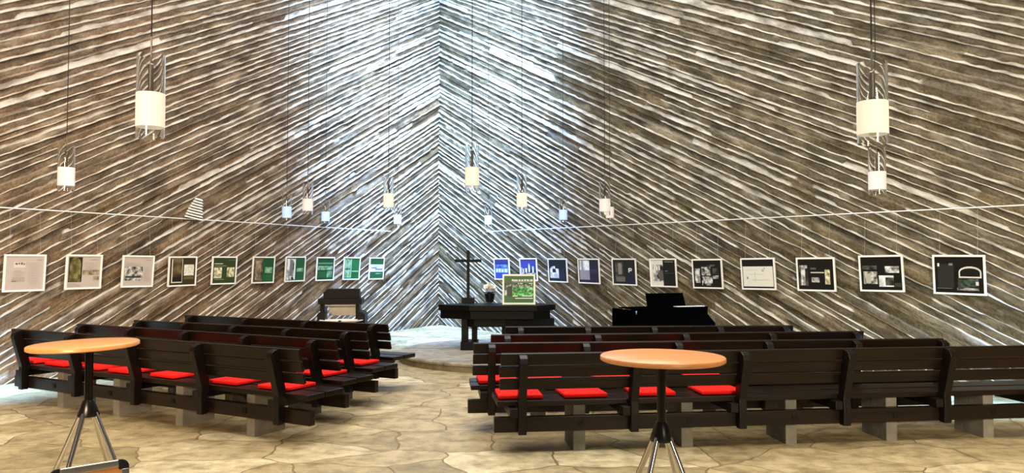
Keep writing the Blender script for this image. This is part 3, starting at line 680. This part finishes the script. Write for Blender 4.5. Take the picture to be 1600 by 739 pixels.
picture('largest black panel with a pale curved bus window outline, furthest right', 'r', (1456.6,398),(1539.4,398.5),(1459.4,459.3),(1541.7,462.3), BK,
  [(.06,.2,.4,.86,srgb(40,42,38)), (.06,.18,.1,.27,WHITE), (.3,.18,.38,.24,srgb(130,130,124)), (.04,.87,.36,.89,srgb(104,102,94)), (arch(.5,.26,.96,.58,9,.5), srgb(206,204,194)), (arch(.53,.31,.93,.54,9,.5), srgb(20,20,18)), (.48,.6,.9,.94,'dim'), (.54,.64,.86,.82,'night'), (.84,.68,.9,.78,srgb(206,204,196)), (.46,.86,.9,.92,'grey')], True)

# green poster in a white frame standing on the altar
pl_ = at_h(785, 475.8, ZT); pr_ = at_h(836.5, 475.8, ZT); Yp = pl_.y
h_ = hz(428.5, Yp) - ZT; w_ = pr_.x - pl_.x
t = thing('standing_poster', 'green framed poster with white writing and forest photo standing on the altar', 'poster', ((pl_.x+pr_.x)/2, Yp, ZT))
t.rotation_euler = (math.radians(-3), 0, 0)
x, z, f = w_/2, h_, .03
mb = MB()
o_ = [(-x,0), (x,0), (x,z), (-x,z)]; i_ = [(-x+f,f), (x-f,f), (x-f,z-f), (-x+f,z-f)]
vs = [(a, -.012, b) for a, b in o_] + [(a, -.012, b) for a, b in i_] + [(a, .012, b) for a, b in o_] + [(a, .012, b) for a, b in i_]
fs = []
for i in range(4):
    j = (i+1) % 4; fs += [(i, j, 4+j, 4+i), (8+i, 12+i, 12+j, 8+j), (i, 8+i, 8+j, j), (4+i, 4+j, 12+j, 12+i)]
mb.add(vs, fs); mb.build('frame', plain('cream_frame', srgb(228,230,204), .4), t, bevel=.002)
mats = [ink(srgb(28,84,26))]; mb = MB(); mb.box(-x+f, 0, f, x-f, .01, z-f); mb2 = MB()
r = random.Random(4); items = [(.0,.26,1,.76,'night'), (.28,.4,1,.76,'forest'), (.1,.4,.27,.76,srgb(10,34,28)), (.02,.52,.09,.72,'bw')]
xx = .26
while xx < .95:                                            # headline and captions, too small to be read
    wd = r.uniform(.018, .04); items.append((xx, .13 + r.uniform(-.008,.008), xx+wd, .19, WHITE)); xx += wd + r.choice((.008,.008,.03))
items.append((.3,.215,.97,.225,srgb(200,220,190)))
for xx, wd in ((.46,.05),(.54,.09),(.84,.13)): items.append((xx, .27, xx+wd, .295, srgb(210,226,204)))
for i in range(22):
    xx = .04 + i*.042; items.append((xx, .33 + .03*math.sin(i*1.1), xx+.022, .4 + .03*math.sin(i*1.1+1), srgb(176,190,170) if i % 5 else srgb(60,80,60)))
for i in range(8):
    a = i*math.pi/4; items.append((.9+.03*math.cos(a)-.012, .47+.035*math.sin(a)-.012, .9+.03*math.cos(a)+.012, .47+.035*math.sin(a)+.012, srgb(226,240,220)))
for xx, wd in ((.29,.17),(.6,.35)): items.append((xx, .73, xx+wd, .765, srgb(214,236,206)))
items.append((.37,.82,.97,.85,srgb(220,234,212)))
print_mesh(mb2, mats, w_-2*f, h_-2*f, items, 0); off = z/2
mb.add([(a, b, c_+off) for a, b, c_ in mb2.v], mb2.f); mb.m = mb.m[:6] + mb2.m
mb.build('print', mats, t)
mb = MB(); mb.prism([(.013,.01), (.013,.3), (.02,.3), (.12,.007), (.11,.007)], 'x', -.03, .03); mb.build('back_strut', M['black'], t)

# ------------------------------------------------------------------ picture rails
def rail(name, label, w, pts):
    (x0, y0), (x1, y1) = pts
    a = wall_hit(x0, y0, w, .06); b_ = wall_hit(x1, y1, w, .06)
    u0, v0 = a; u1, v1 = b_
    if w == 'l': ue = 18.5; 
    else: ue = 18.5
    far = min(u0, u1); near = max(u0, u1); vf = v0 if u0 < u1 else v1; vn = v1 if u0 < u1 else v0
    sl = (vn-vf)/(near-far)
    p, q = wall_pt(w, far, vf, .06), wall_pt(w, ue, vf + sl*(ue-far), .06)
    t = thing(name, label, 'rail', p)
    mb = MB(); mb.tube((0,0,0), q-p, .009, n=8); mb.build('rod', M['rail'], t, smooth=True)
    n = 9
    for i in range(n):
        c_ = (q-p)*((i+.5)/n); U, N = WALLS[w]
        mb = MB(); mb.tube(c_, c_ - N*.065, .006, n=8); mb.build('bracket', M['steel'], t, smooth=True)
rail('picture_rail', 'thin white hanging rail along the left wall above the pictures', 'l', ((610, 361.5), (0, 324)))
rail('picture_rail', 'thin white hanging rail along the right wall above the pictures', 'r', ((760, 362), (1600, 320.5)))

# striped sun patch on the left wall, built as white slats
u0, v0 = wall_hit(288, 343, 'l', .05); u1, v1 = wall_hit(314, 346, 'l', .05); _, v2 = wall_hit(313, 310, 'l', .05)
t = thing('sun_patch', 'small white triangular sun patch built as slats high on the left wall just above the rail', 'light patch', wall_pt('l', u1, v1, .045))
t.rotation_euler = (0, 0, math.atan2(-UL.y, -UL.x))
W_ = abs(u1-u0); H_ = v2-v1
mb = MB(); mb.prism([(-W_,0), (0,-.05*0), (0,H_), (-W_*.3,H_*.98), (-W_*.75,H_*.45)], 'y', .0, .03); mb.build('back_plate', plain('sun_patch_grey', srgb(92,86,78), .6), t)
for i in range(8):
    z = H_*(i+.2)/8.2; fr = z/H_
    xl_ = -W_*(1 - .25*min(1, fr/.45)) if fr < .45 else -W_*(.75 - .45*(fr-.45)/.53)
    mb = MB(); mb.prism([(xl_, z + .05*abs(xl_)/W_), (0, z-.0), (0, z+H_*.085), (xl_, z+H_*.085 + .05*abs(xl_)/W_)], 'y', -.06, -.001); mb.v = [(a_, (b__ if c__ < z + .05*abs(a_)/W_ + H_*.04 or b__ > -.01 else -.02), c__) for a_, b__, c__ in mb.v]; mb.build('sun_slat', M['white'], t, bevel=.003)

# ------------------------------------------------------------------ pendant lamps
def lamp_parts(k, R, Hg, band0, band1, fr):
    """k = thing; local origin at the bottom of the glass cylinder"""
    mb = MB(); mb.lathe([(R, 0), (R, Hg), (R-.003, Hg), (R-.003, 0)], 40, closed=True); mb.build('glass_cylinder', M['glass'], k, smooth=True)
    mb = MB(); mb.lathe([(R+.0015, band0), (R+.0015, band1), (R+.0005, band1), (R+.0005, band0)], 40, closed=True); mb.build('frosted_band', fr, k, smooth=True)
    zs = Hg*.90; mb = MB(); mb.lathe([(.012, band1-.1), (.0165, band1-.09), (.0165, zs-.008), (.010, zs)], 20); so = mb.build('lamp_holder', M['steel'], k, smooth=True)
    mb = MB(); mb.lathe([(.0001, band1-.2), (.02, band1-.19), (.026, band1-.15), (.014, band1-.1)], 18); mb.build('bulb', M['pale'], k, smooth=True)
    mb = MB(); mb.tube((0,0,zs), (0,0,Hg*1.23), .0055, n=10); mb.build('stem', M['steel'], k, smooth=True)
    mb = MB()
    for i in range(3):
        a = i*2*math.pi/3 + .3; mb = MB(); mb.tube((math.cos(a)*.012, math.sin(a)*.012, Hg*.875), (math.cos(a)*(R-.001), math.sin(a)*(R-.001), Hg*.875), .0022, n=6); mb.build('support_pin', M['steel'], k)
def pendant(label, px, pyt, pyb, pxw, f0, f1):
    """pixels: centre, top and bottom of the glass, width, frosted band top and bottom"""
    Y = F*.168/pxw if pxw > 20 else None
    if Y is None:
        Y = F*.80/(410.5-pyb); Y = min(Y, 16.7)
    b_ = at_y(px, pyb, Y); tp = at_y(px, pyt, Y); Hg = tp.z - b_.z
    R = pxw/2*Y/F
    z0 = at_y(px, f1, Y).z - b_.z; z1 = at_y(px, f0, Y).z - b_.z
    k = thing('pendant_lamp', label, 'lamp', b_, 0, 'glass pendant lamps')
    lamp_parts(k, R, Hg, z0, z1, M['frost_pink' if 'pinkish' in label or px in (103, 1371) else 'frost_daylight' if ('bluish' in label or 'tiny' in label) else 'frost_cream'])
    mb = MB(); mb.tube((0,0,Hg*1.22), (0,0,HT - b_.z), .0045, n=8); mb.build('cord', M['cord'], k)
    mb = MB(); mb.lathe([(.05, HT-b_.z-.03), (.05, HT-b_.z)], 20); mb.build('ceiling_rose', M['white'], k, smooth=True)
L = [
 ('largest glass pendant lamp at upper left with cream frosted band', 234.3, 86.6, 215, 42, 146.5, 199),
 ('small glass pendant lamp furthest left, hanging just above the left rail', 103, 228, 298.5, 24, 262, 290.5),
 ('largest glass pendant lamp at upper right with cream frosted band', 1364, 99, 224.5, 45.5, 159.5, 210.5),
 ('smaller glass pendant lamp directly below the large upper right one', 1371, 231, 304, 25.8, 268.5, 296.5),
 ('small bluish white pendant lamp, first of the trio left of the corner', 448, 303, 344, 14, 323, 340.3),
 ('pinkish white pendant lamp, middle and highest of the trio left of the corner', 480.7, 287, 335, 16, 311, 329.5),
 ('small bluish white pendant lamp, right one of the trio left of the corner', 508.5, 313, 349, 12.6, 331, 345.5),
 ('cream pendant lamp left of the wall corner beside a smaller lamp', 607, 277, 328, 16, 302.5, 324),
 ('tiny pale pendant lamp close left of the wall corner, low by the rail end', 621.2, 320, 354.5, 12, 336, 350),
 ('medium cream pendant lamp just right of the wall corner', 737.5, 227, 299, 22, 262, 290.5),
 ('tiny pale pendant lamp right of the corner above the altar, by the rail end', 763, 320, 354, 11.5, 337, 350.5),
 ('cream pendant lamp alone above the green altar poster', 815.5, 274, 328, 16.2, 302, 323.5),
 ('small bluish white pendant lamp hanging alone above the right rail', 880, 309, 347, 12.6, 328, 343.5),
 ('pinkish white pendant lamp in front of a smaller bluish lamp', 945, 284, 336.5, 16.8, 311, 330.5),
 ('small bluish pendant lamp partly hidden behind the pinkish white one', 953, 308, 343, 12.4, 323.5, 340.5),
]
for a in L: pendant(*a)

# ------------------------------------------------------------------ dark console behind the left benches
YC = 12.6
c = at_y(533, 500, YC); k = YC/F
t = thing('wooden_console', 'dark wooden console with pale front panel and pale curved tray behind the left benches', 'console', (c.x, YC, 0), math.radians(6))
Z = lambda py: at_y(533, py, YC).z
X = lambda px: (px-533)*k
def cbox(name, x0, x1, yt, yb, y0, y1, mat, bev=.004):
    mb = MB(); mb.box(X(x0), y0, Z(yb), X(x1), y1, Z(yt)); return mb.build(name, mat, t, bevel=bev)
mb = MB(); mb.prism([(X(505.5),Z(466)), (X(505.5),Z(457)), (X(511.5),Z(451.5)), (X(560),Z(451.5)), (X(561),Z(466))], 'y', .0, .3); mb.build('top_box', M['altar'], t, bevel=.005)
cbox('ledge', 499, 565.5, 466.2, 475, -.12, .36, M['altar'])
mb = MB(); mb.box(X(501.5), -.05, 0, X(508), .3, Z(475)); mb.build('side_post', M['altar'], t, bevel=.004)
mb = MB(); mb.box(X(555.5), -.05, 0, X(561), .3, Z(475)); mb.build('side_post', M['altar'], t, bevel=.004)
cbox('front_panel', 512.5, 555, 478.8, 494, .18, .2, M['pale'])
mb = MB(); mb.box(X(508.2), -.02, Z(478), X(555.3), .01, Z(475.6)); mb.build('light_strip', M['pale'], t, bevel=.003)
mb = MB(); mb.prism([(X(561.2),0), (X(561.2),Z(485)), (X(567),Z(486)), (X(572),Z(490)), (X(572),0)], 'y', -.3, .25); mb.build('cheek', M['altar'], t, bevel=.004)
mb = MB(); mb.prism([(X(500.5),0), (X(500.5),Z(489)), (X(503),Z(486)), (X(512),Z(486)), (X(512),Z(494)), (X(506),0)], 'y', -.3, -.06); mb.build('cheek', M['altar'], t, bevel=.004)
mb = MB(); zc_ = Z(498.5); mb.lathe([(.0001, -.03), (.2, -.03), (.34, .0), (.345, .012), (.32, .01), (.2, -.01), (.0001, -.012)], 40, c=(X(537), -.36, zc_), sx=1.0, sy=.62); mb.build('curved_tray', M['pale'], t, smooth=True)
mb = MB(); mb.box(X(535), -.60, zc_-.12, X(539.5), -.585, Z(494.5)-.02); mb.build('strap', M['black'], t, bevel=.003)
mb = MB(); mb.box(X(512), -.5, 0, X(555), -.1, zc_-.031); mb.build('lower_case', M['altar'], t, bevel=.006)

# ------------------------------------------------------------------ piano behind the right benches
YP = 10.3
pA = at_y(988, 482.5, YP); pB = at_y(1106, 488, YP+.45)
d = pB-pA; d.z = 0; ang = math.atan2(d.y, d.x); Ln = d.length; zt_ = (pA.z)
t = thing('digital_piano', 'black piano with its raised music desk behind the right benches', 'piano', (pA.x, pA.y, 0), ang)
mb = MB(); mb.box(0, 0, .0, Ln, .04, zt_-.012); mb.build('back_panel', M['piano'], t, bevel=.004)
mb = MB(); mb.box(-.005, -.005, zt_-.012, Ln+.005, .36, zt_+.006); mb.build('top_board', M['piano'], t, bevel=.004)
mb = MB(); mb.box(0, .041, .0, .04, .55, zt_-.02); mb.build('side_panel', M['piano'], t, bevel=.004)
mb = MB(); mb.prism([(.041,0), (.041,zt_-.013), (.36,zt_-.013), (.6,zt_-.16), (.6,zt_-.26), (.5,zt_-.3), (.5,0)], 'x', Ln-.04, Ln); mb.build('side_panel', M['piano'], t, bevel=.004)
mb = MB(); mb.box(.041, .36, zt_-.24, Ln-.041, .6, zt_-.17); mb.build('keyboard', M['piano'], t, bevel=.004)
x0 = Ln*.27; x1 = Ln*.74; h = .19; mb = MB(); mb.prism([(x0-.03,zt_+.006+h), (x0,zt_+.006), (x1+.05,zt_+.006), (x1-.0,zt_+.006+h)], 'y', .14, .158); mb.build('music_desk', M['piano'], t, bevel=.003)
mb = MB(); mb.box(Ln*.6, .02, zt_+.0065, Ln*.97, .12, zt_+.014); mb.build('gloss_line', M['white'], t)  # white gloss along the top, built as a thin strip
mb = MB(); mb.box(.045, -.008, zt_-.05, .07, .0, zt_-.03); mb.box(.052, -.008, zt_-.075, .063, 0, zt_-.051); mb.build('emblem', M['alu'], t)
mb = MB(); mb.prism([(Ln+.001,.3), (Ln+.001,zt_-.02), (Ln+.02,zt_-.05), (Ln+.2,zt_-.24), (Ln+.2,.3)], 'y', .1, .2); mb.build('end_cheek', M['piano'], t, bevel=.004)

# ------------------------------------------------------------------ light
def area(name, loc, aim, size, size_y, power, col):
    l = bpy.data.lights.new(name, 'AREA'); l.shape = 'RECTANGLE'; l.size = size; l.size_y = size_y; l.energy = power; l.color = col
    o = bpy.data.objects.new(name, l); C.objects.link(o); o.location = loc
    o.rotation_euler = (Vector(aim) - Vector(loc)).to_track_quat('-Z', 'Y').to_euler()
    return o
# skylights along the roof, with added blue fills towards the corner
bis = (NL + NR).normalized()
def spread(o, deg): o.data.spread = math.radians(deg); return o
cc = CORNER + bis*2.4
area('skylight_corner', (cc.x, cc.y, 9.45), (CORNER.x, CORNER.y, 2.0), 2.0, 1.6, 340, (.42, .66, 1.0))
cc = CORNER + bis*7.5
spread(area('blue_fill_corner', (cc.x, cc.y, 9.45), (CORNER.x, CORNER.y - .3, 4.8), 2.6, 2.6, 1250, (.36, .61, 1.0)), 66)  # added blue spot that lights the corner walls
cc = CORNER + bis*5.5
spread(area('blue_fill_floor', (cc.x, cc.y, 9.45), (CORNER.x + .5, CORNER.y - 2.2, 0), 2.5, 2.5, 480, (.20, .44, 1.0)), 46)  # added narrow blue spot that tints the floor by the corner
area('skylight_main', (-.4, 9.5, 9.4), (-.4, 10, 0), 7, 6, 760, (1.0, .98, .96))
area('skylight_near', (0, 3.5, 9.4), (0, 5, 0), 10, 4, 1000, (1.0, .95, .86))
# low side windows in the walls beside the viewer
pw = wall_pt('l', 13.4, 1.3, .4); spread(area('window_light_left', pw, wall_pt('l', 11.4, 0, .5), .8, 1.4, 85, (.16, .47, 1.0)), 50)
pw = wall_pt('r', 14.9, 1.3, .5); spread(area('window_light_right', pw, wall_pt('r', 12.7, 0, .9), 1.0, 1.4, 85, (.16, .47, 1.0)), 60)
# added warm fill lights behind the viewer, left and right
spread(area('warm_fill_left', (-3.0, -3.0, 3.2), (-6.6, 9.5, 1.6), 2.0, 1.8, 230, (1.0, .74, .48)), 70)
spread(area('warm_fill_right', (3.5, -3.0, 3.2), (5.2, 8.5, 1.0), 2.0, 1.8, 120, (1.0, .84, .58)), 60)
w = bpy.data.worlds.new('world'); SC.world = w; w.use_nodes = True
w.node_tree.nodes['Background'].inputs[0].default_value = (.80, .78, .74, 1); w.node_tree.nodes['Background'].inputs[1].default_value = .1
SC.view_settings.view_transform = 'Standard'; SC.view_settings.look = 'None'; SC.view_settings.gamma = 1; SC.view_settings.use_curve_mapping = False
SC.view_settings.exposure = 0.25
